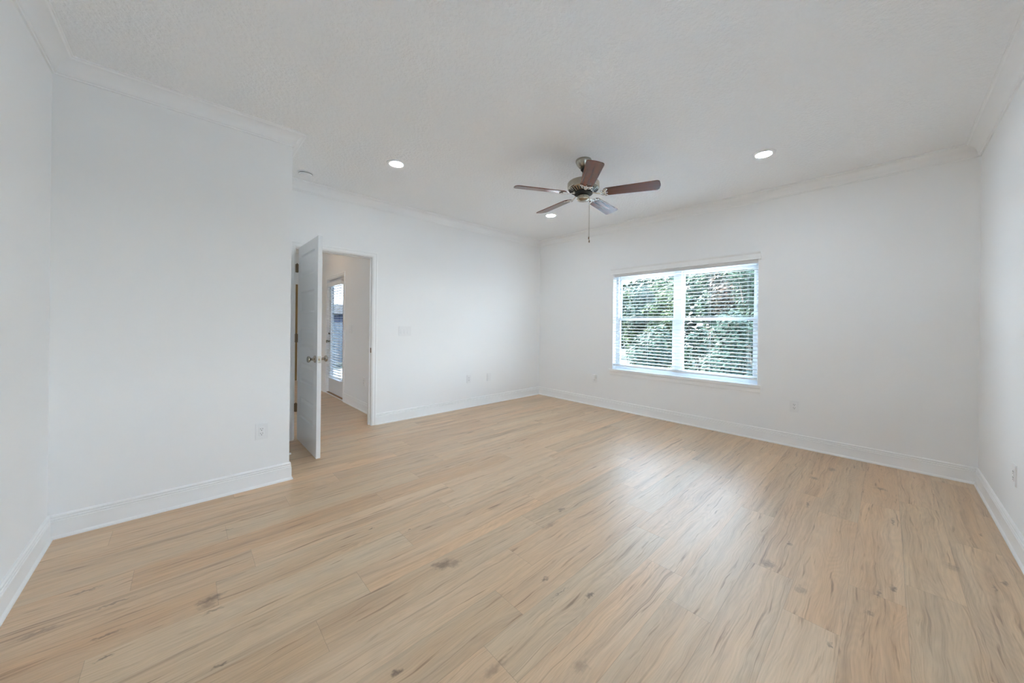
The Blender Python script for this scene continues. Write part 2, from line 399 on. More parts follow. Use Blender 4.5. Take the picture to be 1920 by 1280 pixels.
bm = bmesh.new()                                    # window wall
x0, x1 = XW, XW + EXT
box(bm, x0, x1, YR - EXT, WY0, 0, H); box(bm, x0, x1, WY1, YD + WT, 0, H)
box(bm, x0, x1, WY0, WY1, 0, WZ0 - 0.02); box(bm, x0, x1, WY0, WY1, WZ1, H)
struct('wall_window', bm, 'wall', 'white wall around the double window', 'wall')
bm = bmesh.new()                                    # door wall
box(bm, XL - WT, DX0 - 0.02, YD, YD + WT, 0, H); box(bm, DX1 + 0.02, XW, YD, YD + WT, 0, H); box(bm, DX0 - 0.02, DX1 + 0.02, YD, YD + WT, DZ + 0.02, H)
struct('wall_door', bm, 'wall', 'white wall with the open doorway and the wide switch plate', 'wall')
bm = bmesh.new(); box(bm, XL, XE, YP, YD, 0, H)
struct('wall_closet', bm, 'wall', 'white wall block jutting out in front of the open door', 'wall')
bm = bmesh.new(); box(bm, XL - WT, XL, YR - EXT, YD, 0, H)
struct('wall_left', bm, 'wall', 'white wall at the left edge of the view', 'wall')
bm = bmesh.new(); RY = YR - EXT
box(bm, XL, VX0, RY, YR, 0, H); box(bm, VX1, XW, RY, YR, 0, H); box(bm, VX0, VX1, RY, YR, 0, WZ0 - .02); box(bm, VX0, VX1, RY, YR, WZ1, H)
struct('wall_right', bm, 'wall', 'bright white wall at the right edge of the view', 'wall')
hy = YD + WT
bm = bmesh.new()                                    # hall right wall with outside door
box(bm, HX, HX + WT, hy, EY0 - 0.02, 0, H); box(bm, HX, HX + WT, EY1 + 0.02, HYE, 0, H); box(bm, HX, HX + WT, EY0 - 0.02, EY1 + 0.02, EZ + 0.02, H)
struct('wall_hall', bm, 'wall', 'greige hall wall seen through the doorway, holding the glazed door', 'wall')
bm = bmesh.new(); box(bm, HXL - WT, HX + WT, HYE, HYE + WT, 0, H)
struct('wall_hall_end', bm, 'wall', 'far end wall of the hall behind the door gap', 'wall')
bm = bmesh.new(); box(bm, HXL - WT, HXL, hy, HYE, 0, H)
struct('wall_hall_left', bm, 'wall', 'hall wall hidden beyond the doorway', 'wall')

# ------------------------------------------------------------------ baseboards and crown
BASE = [(0, 0), (.024, 0), (.024, .007), (.021, .014), (.015, .019), (.0145, .021), (.0145, .098), (.0105, .1015), (.0105, .104), (.0135, .107),
        (.0135, .1125), (.0085, .116), (.0085, .119), (.0115, .122), (.0115, .128), (.006, .135), (0, .1365)]
CROWN = [(0, 0), (0, -.099), (.009, -.099), (.011, -.091), (.0165, -.0885), (.019, -.083)]
for i in range(9):
    a = i / 8 * PI / 2
    CROWN.append((.021 + .055 * (1 - math.cos(a)), -.079 + .063 * math.sin(a)))
CROWN += [(.079, -.013), (.082, -.008), (.089, -.006), (.089, 0)]
def run(name, p0, p1, n, prof, e0, e1, z, m, label, cat):
    bm = bmesh.new(); sweep(bm, p0, p1, n, prof, e0, e1, z)
    o = struct(name, bm, m, label, cat); smooth_by_angle(o, 28); return o
casR, casL = 1.717, 0.792
run('baseboard_right', (XL, YR), (XW, YR), (0, 1), BASE, 1, 1, 0, 'trim', 'white moulded baseboard along the right wall', 'baseboard')
run('baseboard_window', (XW, YR), (XW, YD), (-1, 0), BASE, 1, 1, 0, 'trim', 'white moulded baseboard under the window', 'baseboard')
run('baseboard_door', (XW, YD), (casR, YD), (0, -1), BASE, 1, 0, 0, 'trim', 'white moulded baseboard between the doorway and the far corner', 'baseboard')
run('baseboard_return', (XE, YD), (XE, YP), (1, 0), BASE, 0, -1, 0, 'trim', 'short white baseboard beside the open door', 'baseboard')
run('baseboard_closet', (XE, YP), (XL, YP), (0, -1), BASE, -1, 1, 0, 'trim', 'white moulded baseboard under the blank wall block', 'baseboard')
run('baseboard_left', (XL, YP), (XL, YR), (1, 0), BASE, 1, 1, 0, 'trim', 'white moulded baseboard at the left edge', 'baseboard')
run('trim_right', (XL, YR), (XW, YR), (0, 1), CROWN, 1, 1, H, 'trim', 'white crown moulding along the right wall', 'crown moulding')
run('trim_window_wall', (XW, YR), (XW, YD), (-1, 0), CROWN, 1, 1, H, 'trim', 'white crown moulding above the window', 'crown moulding')
run('trim_door_wall', (XW, YD), (XE, YD), (0, -1), CROWN, 1, 1, H, 'trim', 'white crown moulding above the doorway', 'crown moulding')
run('trim_return', (XE, YD), (XE, YP), (1, 0), CROWN, 1, -1, H, 'trim', 'short crown moulding turning the corner of the wall block', 'crown moulding')
run('trim_closet', (XE, YP), (XL, YP), (0, -1), CROWN, -1, 1, H, 'trim', 'white crown moulding on top of the blank wall block', 'crown moulding')
run('trim_left', (XL, YP), (XL, YR), (1, 0), CROWN, 1, 1, H, 'trim', 'white crown moulding at the top left corner', 'crown moulding')
run('baseboard_hall', (HX, hy), (HX, EY0 - 0.068), (-1, 0), BASE, 0, 0, 0, 'trim', 'hall baseboard on the near side of the glazed door', 'baseboard')
run('baseboard_hall_far', (HX, EY1 + 0.068), (HX, HYE), (-1, 0), BASE, 0, 1, 0, 'trim', 'hall baseboard on the far side of the glazed door', 'baseboard')

# ------------------------------------------------------------------ bedroom doorway: jamb + casing (trim_1), strike plate
CAS = [(0, 0), (0.0, .058), (.011, .058), (.014, .052), (.014, .040), (.011, .036), (.011, .012), (.008, .006), (.006, 0)]   # (out of wall, away from opening)
def casing_xy(bm, x_in, sgn, y, ysgn, z1):
    # vertical leg on a wall that runs along X
    A, B = [], []
    for d, wv_ in CAS:
        A.append(bm.verts.new((x_in + sgn * wv_, y + ysgn * d, 0))); B.append(bm.verts.new((x_in + sgn * wv_, y + ysgn * d, z1 + wv_)))
    k = len(CAS)
    for i in range(k): bm.faces.new((A[i], A[(i + 1) % k], B[(i + 1) % k], B[i]))
    bm.faces.new(A); bm.faces.new(B)
def casing_head_x(bm, xa, xb, y, ysgn, z):
    A, B = [], []
    for d, wv_ in CAS:
        A.append(bm.verts.new((xa - wv_, y + ysgn * d, z + wv_))); B.append(bm.verts.new((xb + wv_, y + ysgn * d, z + wv_)))
    k = len(CAS)
    for i in range(k): bm.faces.new((A[i], A[(i + 1) % k], B[(i + 1) % k], B[i]))
    bm.faces.new(A); bm.faces.new(B)
bm = bmesh.new()
box(bm, DX0 - .02, DX0, YD, YD + WT, 0, DZ); box(bm, DX1, DX1 + .02, YD, YD + WT, 0, DZ); box(bm, DX0 - .02, DX1 + .02, YD, YD + WT, DZ, DZ + .02)
box(bm, DX0, DX0 + .011, YD + .045, YD + .078, 0, DZ - .011); box(bm, DX1 - .011, DX1, YD + .045, YD + .078, 0, DZ - .011); box(bm, DX0, DX1, YD + .045, YD + .078, DZ - .011, DZ)
for (yy, sg) in ((YD, -1), (YD + WT, 1)):
    casing_xy(bm, DX0 - .004, -1, yy, sg, DZ + .004); casing_xy(bm, DX1 + .004, 1, yy, sg, DZ + .004); casing_head_x(bm, DX0 - .004, DX1 + .004, yy, sg, DZ + .004)
tr1 = struct('trim_1', bm, 'trim', 'white door frame and casing around the open doorway', 'door frame')
bm = bmesh.new(); box(bm, DX1 - .002, DX1 + .001, YD + .012, YD + .040, .885, .945)
obj('strike_plate', bm, 'bronze', tr1)

# ------------------------------------------------------------------ open bedroom door: five raised panels
LX, LY0, LY1, LT = 0.874, 3.515, 4.262, 0.035
door = empty('door_1', (LX, LY1, 0), 0, 'white five panel bedroom door standing open at the hall', 'door', kind='structure')
def panel_face(bm, T, y0, y1, z0, z1, opens):
    # T(u,v,d) -> point. face grid with recessed panels at depth, bevelled field
    us = [y0]; 
    def quad(pts): bm.faces.new([bm.verts.new(T(*q)) for q in pts])
    oy0, oy1 = opens[0][0], opens[0][1]
    quad([(y0, z0, 0), (oy0, z0, 0), (oy0, z1, 0), (y0, z1, 0)]); quad([(oy1, z0, 0), (y1, z0, 0), (y1, z1, 0), (oy1, z1, 0)])
    zz = z0
    for (a, b_, c, d) in opens:
        quad([(oy0, zz, 0), (oy1, zz, 0), (oy1, c, 0), (oy0, c, 0)]); zz = d
        lev = [(0, 0.0), (.012, .009), (.020, .009), (.046, .003)]
        for (i0, d0), (i1, d1) in zip(lev, lev[1:]):
            R0 = [(a + i0, c + i0, d0), (b_ - i0, c + i0, d0), (b_ - i0, d - i0, d0), (a + i0, d - i0, d0)]
            R1 = [(a + i1, c + i1, d1), (b_ - i1, c + i1, d1), (b_ - i1, d - i1, d1), (a + i1, d - i1, d1)]
            for i in range(4):
                j = (i + 1) % 4; quad([R0[i], R0[j], R1[j], R1[i]])
        i1, d1 = lev[-1]
        quad([(a + i1, c + i1, d1), (b_ - i1, c + i1, d1), (b_ - i1, d - i1, d1), (a + i1, d - i1, d1)])
    quad([(oy0, zz, 0), (oy1, zz, 0), (oy1, z1, 0), (oy0, z1, 0)])
OPN = [(.275, .485), (.635, .84), (.985, 1.195), (1.345, 1.56), (1.71, 1.935)]
bm = bmesh.new()
Wd, zb, zt = LY1 - LY0, .014, 2.036
ops_ = [(.105, Wd - .115, a, b_) for a, b_ in OPN]
panel_face(bm, lambda u, v, d: Vector((d, -u, v)), 0, Wd, zb, zt, ops_)
panel_face(bm, lambda u, v, d: Vector((LT - d, -u, v)), 0, Wd, zb, zt, ops_)
for (u0, v0, u1, v1) in ((0, zb, Wd, zb), (Wd, zb, Wd, zt), (Wd, zt, 0, zt), (0, zt, 0, zb)):
    bm.faces.new([bm.verts.new(c) for c in ((0, -u0, v0), (0, -u1, v1), (LT, -u1, v1), (LT, -u0, v0))])
bmesh.ops.remove_doubles(bm, verts=bm.verts[:], dist=1e-5)
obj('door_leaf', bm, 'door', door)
ky = -(Wd - .062); kz = .912
for sg, x_ in ((-1, 0.0), (1, LT)):
    bm = bmesh.new()
    lathe(bm, [(0.002, x_), (.033, x_), (.033, x_ + sg * .004), (.027, x_ + sg * .011), (.013, x_ + sg * .014), (.011, x_ + sg * .034), (.017, x_ + sg * .040),
               (.026, x_ + sg * .046), (.0295, x_ + sg * .054), (.027, x_ + sg * .062), (.018, x_ + sg * .067), (.002, x_ + sg * .068)], 28, axis='X', origin=(0, ky, kz))
    o = obj('door_knob', bm, 'nickel', door, True)
bm = bmesh.new(); box(bm, .005, LT - .005, -Wd - .0015, -Wd + .001, kz - .03, kz + .03)
lp = obj('latch_plate', bm, 'nickel', door)
bm = bmesh.new(); box(bm, .011, .024, -Wd - .010, -Wd - .001, kz - .009, kz + .009, .002)
obj('latch_bolt', bm, 'bronze', lp)
for hz in (.345, 1.08, 1.82):
    bm = bmesh.new()
    lathe(bm, [(.0065, hz - .046), (.0065, hz + .046)], 14, cx=-.012, cy=.006)
    lathe(bm, [(.0045, hz + .046), (.006, hz + .049), (.003, hz + .053)], 12, cx=-.012, cy=.006)
    box(bm, -.012, .024, .0005, .003, hz - .044, hz + .044)                 # leaf on the door edge
    box(bm, -.026, -.012, .012, .015, hz - .044, hz + .044)                 # leaf on the jamb
    h = obj('hinge', bm, 'bronze', door)
# spring door stop on the short baseboard
ds = empty('door_stop', (XE + .0145, 3.69, .055), 0, 'small spring door stop with white tip on the baseboard behind the door', 'door stop')
bm = bmesh.new(); lathe(bm, [(.012, 0), (.012, .004), (.006, .008)], 16, axis='X'); obj('mount', bm, 'nickel', ds, True)
bm = bmesh.new()
tube(bm, [(.006 + .058 * i / 120, .0055 * math.cos(i * .75), .0055 * math.sin(i * .75)) for i in range(121)], .0011, 6); obj('spring', bm, 'bright', ds, True)
bm = bmesh.new(); lathe(bm, [(.003, .062), (.0085, .063), (.009, .080), (.006, .085), (.001, .086)], 16, axis='X'); obj('rubber_tip', bm, 'plastic', ds, True)

# ------------------------------------------------------------------ window
def window(name, loc, rz, width, label, twin=True):
    win = empty(name, loc, rz, label, 'window', kind='structure')
    oz = WZ0
    y0, y1, zt, zb = -width / 2, width / 2, WZ1 - oz, 0.003
    bm = bmesh.new()
    box(bm, 0, .068, y0, y0 + .04, zb, zt); box(bm, 0, .068, y1 - .04, y1, zb, zt); box(bm, 0, .068, y0 + .04, y1 - .04, zt - .04, zt); box(bm, 0, .068, y0 + .04, y1 - .04, zb, zb + .04)
    if twin: box(bm, 0, .068, -.045, .045, zb + .04, zt - .04)
    obj('window_frame', bm, 'vinyl', win)
    zm = 1.343 - oz
    for a, b_ in (((y0 + .04, -.045), (.045, y1 - .04)) if twin else ((y0 + .04, y1 - .04),)):
        for nm, x0, z0, z1 in (('lower_sash', .006, zb + .04, zm + .02), ('upper_sash', .036, zm - .02, zt - .04)):
            bm = bmesh.new(); st = .026
            box(bm, x0, x0 + .028, a, a + st, z0, z1); box(bm, x0, x0 + .028, b_ - st, b_, z0, z1)
            box(bm, x0, x0 + .028, a + st, b_ - st, z0, z0 + .04); box(bm, x0, x0 + .028, a + st, b_ - st, z1 - .04, z1)
            sh = obj(nm, bm, 'vinyl', win)
            bm = bmesh.new(); box(bm, x0 + .012, x0 + .016, a + st, b_ - st, z0 + .04, z1 - .04)
            obj('pane', bm, 'glass', sh)
    # drywall returns belong to the wall; stool and apron:
    bm = bmesh.new(); box(bm, -.09 - .032, 0.0, y0 - .0, y1 + .0, -.018, .004); box(bm, -.09 - .032, -.09, y0 - .034, y0, -.018, .004); box(bm, -.09 - .032, -.09, y1, y1 + .05, -.018, .004)
    obj('window_sill', bm, 'trim', win)
    bm = bmesh.new()
    sweep(bm, (-.09, y0 - .03), (-.09, y1 + .03), (-1, 0), [(0, -.018), (.018, -.018), (.018, -.030), (.012, -.036), (.012, -.075), (.008, -.082), (.006, -.095), (0, -.095)])
    obj('apron', bm, 'trim', win)
window('window_1', (XW + .09, (WY0 + WY1) / 2, WZ0), 0, WY1 - WY0, 'white twin single hung window')
window('window_added', ((VX0 + VX1) / 2, YR - .09, WZ0), -PI / 2, VX1 - VX0, 'single window added in the right wall for daylight, outside the view', False)  # added and unseen: brings in daylight from the camera side

def blind(name, label, loc, rz, yw, z_top, z_bot, valance=True, val_ext=.04, wand=True, n_cords=4, wall_x=None, sl_w=.054, pitch=.0435):
    """local frame: +x toward outside, y along the width, z up; slats lie level"""
    b = empty(name, loc, rz, label, 'blind')
    h = yw / 2
    bm = bmesh.new(); box(bm, -.022, .022, -h, h, z_top - .040, z_top - .001); obj('headrail', bm, 'slat', b)
    bm = bmesh.new(); z = z_top - .065
    while z > z_bot + .03:
        g = bmesh.ops.create_grid(bm, x_segments=6, y_segments=1, size=.5)
        tl = math.radians(2.0)
        up, dn = [], []
        for v in g['verts']:
            xx = v.co.x * sl_w; crown = .0022 * (1 - (2 * v.co.x) ** 2)
            v.co = Vector((xx * math.cos(tl), v.co.y * 2 * h, z + crown + xx * math.sin(tl)))
        z -= pitch
    obj('slats', bm, 'slat', b, True)
    md = b.children[-1].modifiers.new('thick', 'SOLIDIFY'); md.thickness = .0036
    bm = bmesh.new(); box(bm, -.025, .025, -h, h, z_bot, z_bot + .018, .003); obj('bottom_rail', bm, 'slat', b)
    for i in range(n_cords):
        yy = -h + .10 + (yw - .20) * i / (n_cords - 1)
        bm = bmesh.new()
        for xx in (-.026, .026): tube(bm, [(xx, yy, z_top - .04), (xx, yy, z_bot + .01)], .0008, 6)
        obj('ladder_cord', bm, 'cord', b)
    if valance:
        e = val_ext
        prof = [(0, -.082), (.010, -.082), (.010, -.074), (.007, -.070), (.007, -.022), (.011, -.016), (.018, -.006), (.020, 0), (0, 0)]
        bm = bmesh.new(); fx = wall_x - .020
        sweep(bm, (fx, -h - e), (fx, h + e), (-1, 0), prof, 0, 0, z_top + .078)
        for s in (-1, 1):
            ya = s * (h + e); box(bm, fx, wall_x, min(ya, ya - s * .010), max(ya, ya - s * .010), z_top - .004, z_top + .078)
        obj('valance', bm, 'trim', b)
    if wand:
        bm = bmesh.new(); tube(bm, [(-.036, h - .105, z_top - .035), (-.037, h - .105, z_top - .43)], .004, 8); obj('tilt_wand', bm, 'cord', b)
        bm = bmesh.new(); tube(bm, [(-.022, h - .105, z_top - .022), (-.036, h - .105, z_top - .022), (-.036, h - .105, z_top - .036)], .002, 6); obj('wand_hook', bm, 'bright', b)
    return b
# slats run along Y inside the opening
blind('window_blind', 'white horizontal blind with valance lowered across the double window', (XW + .040, (WY0 + WY1) / 2, 0), 0, WY1 - WY0 - .012, WZ1, .650, True, .032, True, 5, wall_x=-.040)

blind('window_blind', 'white horizontal blind on the added daylight window beside the viewer, outside the view', ((VX0 + VX1) / 2, YR - .040, 0), -PI / 2, VX1 - VX0 - .012, WZ1, .650, True, .032, True, 3, wall_x=-.040)  # goes with the added window and tempers its daylight

# ------------------------------------------------------------------ ceiling fan
FX, FY, BZ = 2.623, 1.884, 2.432
fan = empty('ceiling_fan', (FX, FY, H), 0, 'brushed nickel ceiling fan with five dark cherry blades', 'ceiling fan')
z = lambda v: v - H
bm = bmesh.new(); lathe(bm, [(.002, 0), (.070, 0), (.072, -.010), (.069, -.022), (.058, -.045), (.042, -.066), (.030, -.078), (.002, -.080)], 40); obj('canopy', bm, 'nickel', fan, True)
bm = bmesh.new(); lathe(bm, [(.002, -.076), (.024, -.078), (.026, -.088), (.020, -.098), (.002, -.100)], 28); obj('hanger_ball', bm, 'black', fan, True)
bm = bmesh.new(); lathe(bm, [(.0125, -.09), (.0125, z(2.552))], 20); obj('downrod', bm, 'nickel', fan, True)
bm = bmesh.new(); lathe(bm, [(.002, z(2.560)), (.026, z(2.558)), (.030, z(2.548)), (.110, z(2.546)), (.132, z(2.541)), (.141, z(2.530)), (.142, z(2.522)), (.142, z(2.486)), (.140, z(2.478)), (.136, z(2.472)), (.086, z(2.446)), (.002, z(2.444))], 56)
mh = obj('motor_housing', bm, 'nickel', fan); smooth_by_angle(mh, 30)
bm = bmesh.new()
for i in range(30):
    a = 2 * PI * i / 30
    g = bmesh.ops.create_cube(bm, size=1)
    for v in g['verts']:
        q = Vector((v.co.x * .042, v.co.y * .008, v.co.z * .004)); q.rotate(Matrix.Rotation(-math.atan2(.026, .05), 3, 'Y'))
        q += Vector((.111, 0, z(2.4585))); q.rotate(Matrix.Rotation(a, 3, 'Z')); v.co = q
obj('vent_slots', bm, 'black', mh)
bm = bmesh.new(); lathe(bm, [(.002, z(2.446)), (.080, z(2.446)), (.080, z(2.430)), (.060, z(2.427)), (.002, z(2.427))], 36); obj('flywheel', bm, 'black', fan)
bm = bmesh.new(); lathe(bm, [(.002, z(2.430)), (.040, z(2.430)), (.050, z(2.424)), (.053, z(2.412)), (.053, z(2.398)), (.058, z(2.394)), (.058, z(2.386)), (.050, z(2.376)), (.030, z(2.369)), (.010, z(2.366)), (.002, z(2.366))], 40)
sw = obj('switch_housing', bm, 'nickel', fan); smooth_by_angle(sw, 40)
def blade_outline():
    r0, r1, w0, w1 = .168, .640, .056, .068
    pts = []
    for i in range(13):                         # rounded root
        a = PI / 2 + PI * i / 12; pts.append((r0 + .045 + .045 * math.cos(a), w0 * math.sin(a)))
    k = .028
    for i in range(7):
        a = -PI / 2 + PI / 2 * i / 6; pts.append((r1 - k + k * math.cos(a), -w1 + k + k * math.sin(a)))
    for i in range(1, 6): pts.append((r1 + .006 * math.sin(PI * i / 6), -w1 + k + (2 * w1 - 2 * k) * i / 6))
    for i in range(7):
        a = PI / 2 * i / 6; pts.append((r1 - k + k * math.cos(a), w1 - k + k * math.sin(a)))
    return pts
PITCH = math.radians(12)
def make_blade(az):
    bm = bmesh.new(); pts = blade_outline()
    top = [bm.verts.new((x, y, .003)) for x, y in pts]; bot = [bm.verts.new((x, y, -.003)) for x, y in pts]
    bm.faces.new(top); bm.faces.new(bot[::-1])
    for i in range(len(pts)):
        j = (i + 1) % len(pts); bm.faces.new((top[i], top[j], bot[j], bot[i]))
    bl = obj('blade', bm, 'cherry', fan)
    # local +y is counter-clockwise; that edge sits lower
    bl.location = (0, 0, z(BZ)); bl.rotation_euler = (Matrix.Rotation(az, 3, 'Z') @ Matrix.Rotation(-PITCH, 3, 'X')).to_euler()
    bm = bmesh.new()
    tube(bm, [(.060, 0, .006), (.095, 0, .004), (.125, 0, -.006), (.150, 0, -.009), (.165, 0, -.009)], [.013, .011, .010, .012, .010], 10, .45)
    for s in (-1, 1):
        arc = [(.148 + .062 * math.sin(t), s * .054 * (1 - math.cos(t)) ** 0.8, -.0075) for t in [PI * .5 * i / 10 for i in range(11)]]
        tube(bm, arc, [.0075] * 8 + [.0065, .006, .004], 8, .5)
        lp_ = [(.176 + .020 * math.cos(t), s * (.020 + .017 * math.sin(t)), -.0075) for t in [2 * PI * i / 16 for i in range(17)]]
        tube(bm, lp_, .0048, 8, .6)
        lp_ = [(.200 + .012 * math.cos(t), s * (.042 + .010 * math.sin(t)), -.0075) for t in [2 * PI * i / 14 for i in range(15)]]
        tube(bm, lp_, .004, 8, .6)
    tube(bm, [(.165, 0, -.0075), (.19, 0, -.0075), (.212, 0, -.0075)], [.008, .007, .006], 8, .5)
    for (x, y) in ((.212, 0), (.207, .045), (.207, -.045)):
        lathe(bm, [(.0055, -.011), (.0055, -.004)], 12, cx=x, cy=y)
    obj('blade_iron', bm, 'bright', bl, True)
AZ0 = 2.6437
for i in range(5): make_blade(AZ0 - i * 2 * PI / 5)
def chain(x, y, z0, z1):
    bm = bmesh.new(); tube(bm, [(x * .95, y * .95, z0), (x, y, z0 - .004), (x, y, z1)], .0012, 6); c = obj('pull_chain', bm, 'nickel', fan)
    bm = bmesh.new(); lathe(bm, [(.001, z1 + .004), (.004, z1 + .001), (.0055, z1 - .010), (.0045, z1 - .020), (.001, z1 - .023)], 14, cx=x, cy=y); obj('pull_fob', bm, 'bronze', c, True)
chain(.0425, -.0395, z(2.385), z(2.018))
chain(.0505, -.0285, z(2.385), z(2.050))

# ------------------------------------------------------------------ recessed lights and smoke detector
def downlight(loc, label, m='lens'):
    d = empty('recessed_light', loc, 0, label, 'recessed light', 'flat round LED lights in the ceiling')
    bm = bmesh.new(); lathe(bm, [(.060, -.0085), (.068, -.0075), (.086, -.003), (.088, 0), (.060, 0)], 48); obj('trim_ring', bm, 'plastic', d, True)
    bm = bmesh.new(); lathe(bm, [(.001, -.0085), (.058, -.0085), (.0605, -.007), (.0605, -.002), (.001, -.002)], 40); obj('lens', bm, m, d)
    return d
downlight((1.430, 3.138, H), 'lit recessed ceiling light nearest the open door')
downlight((3.628, .735, H), 'lit recessed ceiling light nearest the right wall')
downlight((3.620, 3.130, H), 'lit recessed ceiling light behind the fan, nearest the far corner')
downlight((1.445, .735, H), 'lit recessed ceiling light just above the top edge of the view')
sm = empty('smoke_detector', (.867, 3.974, H), 0, 'white round smoke detector on the ceiling beside the wall block', 'smoke detector')
bm = bmesh.new(); lathe(bm, [(.001, 0), (.070, 0), (.070, -.008), (.001, -.008)], 40); obj('base_plate', bm, 'plastic', sm)
bm = bmesh.new(); lathe(bm, [(.001, -.0085), (.058, -.0085), (.060, -.012), (.059, -.026), (.052, -.034), (.020, -.037), (.001, -.037)], 40); smooth_by_angle(obj('cover', bm, 'plastic', sm), 40)
bm = bmesh.new(); lathe(bm, [(.0605, -.0112), (.0608, -.0150)], 40); obj('vent_gap', bm, 'dark', sm)
hl = downlight((1.15, 6.1, H), 'lit recessed light in the hall ceiling', 'hall_lens')

# ------------------------------------------------------------------ wall plates. local: x across, z up, y = 0 wall, front toward -y
def plate(root, w, h, m='plastic'):
    bm = bmesh.new(); box(bm, -w / 2, w / 2, -.006, 0, -h / 2, h / 2)
    es = [e for e in bm.edges if all(v.co.y < -.005 for v in e.verts)]
    bmesh.ops.bevel(bm, geom=es, offset=.004, segments=2, affect='EDGES')
    return obj('plate', bm, m, root)
def outlet(loc, rz, label, group='white wall outlets'):
    r = empty('wall_outlet', loc, rz, label, 'outlet', group); plate(r, .080, .124)
    bm = bmesh.new(); box(bm, -.0165, .0165, -.0085, -.005, -.0335, .0335, .001); rc = obj('receptacle', bm, 'plastic', r)
    for zz in (-.017, .017):
        for xx, hw, hh in ((-.0065, .0011, .0042), (.0065, .0011, .0036)):
            bm = bmesh.new(); box(bm, xx - hw, xx + hw, -.0090, -.0083, zz + .003 - hh, zz + .003 + hh); obj('slot', bm, 'dark', rc)
        bm = bmesh.new(); lathe(bm, [(.0026, -.0090), (.0026, -.0083)], 12, axis='Y', origin=(0, 0, zz - .0085)); obj('ground_hole', bm, 'dark', rc)
    return r
outlet((.430, YP, .418), 0, 'white wall outlet low on the blank wall block')
outlet((3.118, YD, .425), 0, 'white wall outlet on the door wall, nearer the doorway of the pair')
outlet((XW, .656, .424), -PI / 2, 'white wall outlet to the right of the window')
outlet((3.492, YR, .414), PI, 'white wall outlet on the right wall at the picture edge')
outlet((XW, 3.098, .418), -PI / 2, 'white wall outlet under the plug-in box, left of the window')
outlet((HX, 5.02, .42), -PI / 2, 'white wall outlet low on the hall wall just inside the doorway')
cp_ = empty('cable_plate', (3.505, YD, .417), 0, 'blank white cable plate on the door wall, nearer the far corner', 'wall plate')
plate(cp_, .080, .124); bm = bmesh.new(); box(bm, -.0165, .0165, -.0075, -.005, -.0335, .0335, .001); obj('insert', bm, 'plastic', cp_)
def switch(loc, rz, gangs, label):
    r = empty('light_switch', loc, rz, label, 'light switch'); w = .080 + .046 * (gangs - 1); plate(r, w, .124)
    for i in range(gangs):
        xx = (i - (gangs - 1) / 2) * .046
        bm = bmesh.new(); box(bm, xx - .0155, xx + .0155, -.0085, -.005, -.0325, .0325)
        for v in bm.verts:
            if v.co.y < -.007: v.co.y += -.003 * (1 if v.co.z < 0 else -.3)
        obj('rocker', bm, 'plastic', r)
    return r
switch((2.089, YD, 1.147), 0, 3, 'white three-rocker light switch beside the doorway')
switch((HX, 5.60, 1.148), -PI / 2, 2, 'white two-rocker light switch in the hall beside the glazed door')
pa = empty('plug_in_adapter', (XW - .0086, 3.098, .452), -PI / 2, 'small white plug-in box on the outlet left of the window', 'plug-in adapter')
bm = bmesh.new(); box(bm, -.036, .036, -.052, 0, -.028, .036, .008); smooth_by_angle(obj('case', bm, 'plastic', pa), 40)

# ------------------------------------------------------------------ hall: glazed outside door, frame, blind
SXF = HX + .036
bm = bmesh.new()
box(bm, HX, HX + WT, EY0 - .02, EY0, 0, EZ); box(bm, HX, HX + WT, EY1, EY1 + .02, 0, EZ); box(bm, HX, HX + WT, EY0 - .02, EY1 + .02, EZ, EZ + .02)
def casing_y(bm, y_in, sgn, zt):
    A, B = [], []
    for d, w_ in CAS:
        A.append(bm.verts.new((HX - d, y_in + sgn * w_, 0))); B.append(bm.verts.new((HX - d, y_in + sgn * w_, zt + w_)))
    k = len(CAS)
    for i in range(k): bm.faces.new((A[i], A[(i + 1) % k], B[(i + 1) % k], B[i]))
    bm.faces.new(A); bm.faces.new(B)
casing_y(bm, EY0 - .004, -1, EZ + .004); casing_y(bm, EY1 + .004, 1, EZ + .004)
A, B = [], []
for d, w_ in CAS:
    A.append(bm.verts.new((HX - d, EY0 - .004 - w_, EZ + .004 + w_))); B.append(bm.verts.new((HX - d, EY1 + .004 + w_, EZ + .004 + w_)))
for i in range(len(CAS)): bm.faces.new((A[i], A[(i + 1) % len(CAS)], B[(i + 1) % len(CAS)], B[i]))
bm.faces.new(A); bm.faces.new(B)
tr2 = struct('trim_2', bm, 'trim', 'white frame and casing around the glazed hall door', 'door frame')
bm = bmesh.new(); box(bm, HX + .004, HX + WT + .03, EY0, EY1, 0.0005, .018); obj('threshold', bm, 'threshold', tr2)
bm = bmesh.new(); box(bm, HX - .012, HX + .004, EY0, EY1, 0.0005, .012, .003); obj('threshold_strip', bm, 'trim', tr2)
d2 = empty('door_2', (SXF, (EY0 + EY1) / 2, 0), 0, 'white glazed outside door at the far side of the hall', 'door', kind='structure')
hw = (EY1 - EY0) / 2 - .003
bm = bmesh.new(); gy, gz0, gz1 = hw - .115, .30, 1.90
box(bm, 0, .044, -hw, -gy, .02, EZ - .004); box(bm, 0, .044, gy, hw, .02, EZ - .004); box(bm, 0, .044, -gy, gy, .02, gz0); box(bm, 0, .044, -gy, gy, gz1, EZ - .004)
for (a, b_, c, d) in ((-gy - .02, -gy + .012, gz0 - .02, gz1 + .02), (gy - .012, gy + .02, gz0 - .02, gz1 + .02), (-gy, gy, gz0 - .02, gz0 + .012), (-gy, gy, gz1 - .012, gz1 + .02)):
    box(bm, -.010, .0, a, b_, c, d)
obj('door_leaf', bm, 'door', d2)
bm = bmesh.new(); box(bm, .018, .024, -gy, gy, gz0, gz1); obj('pane', bm, 'tinted', d2)
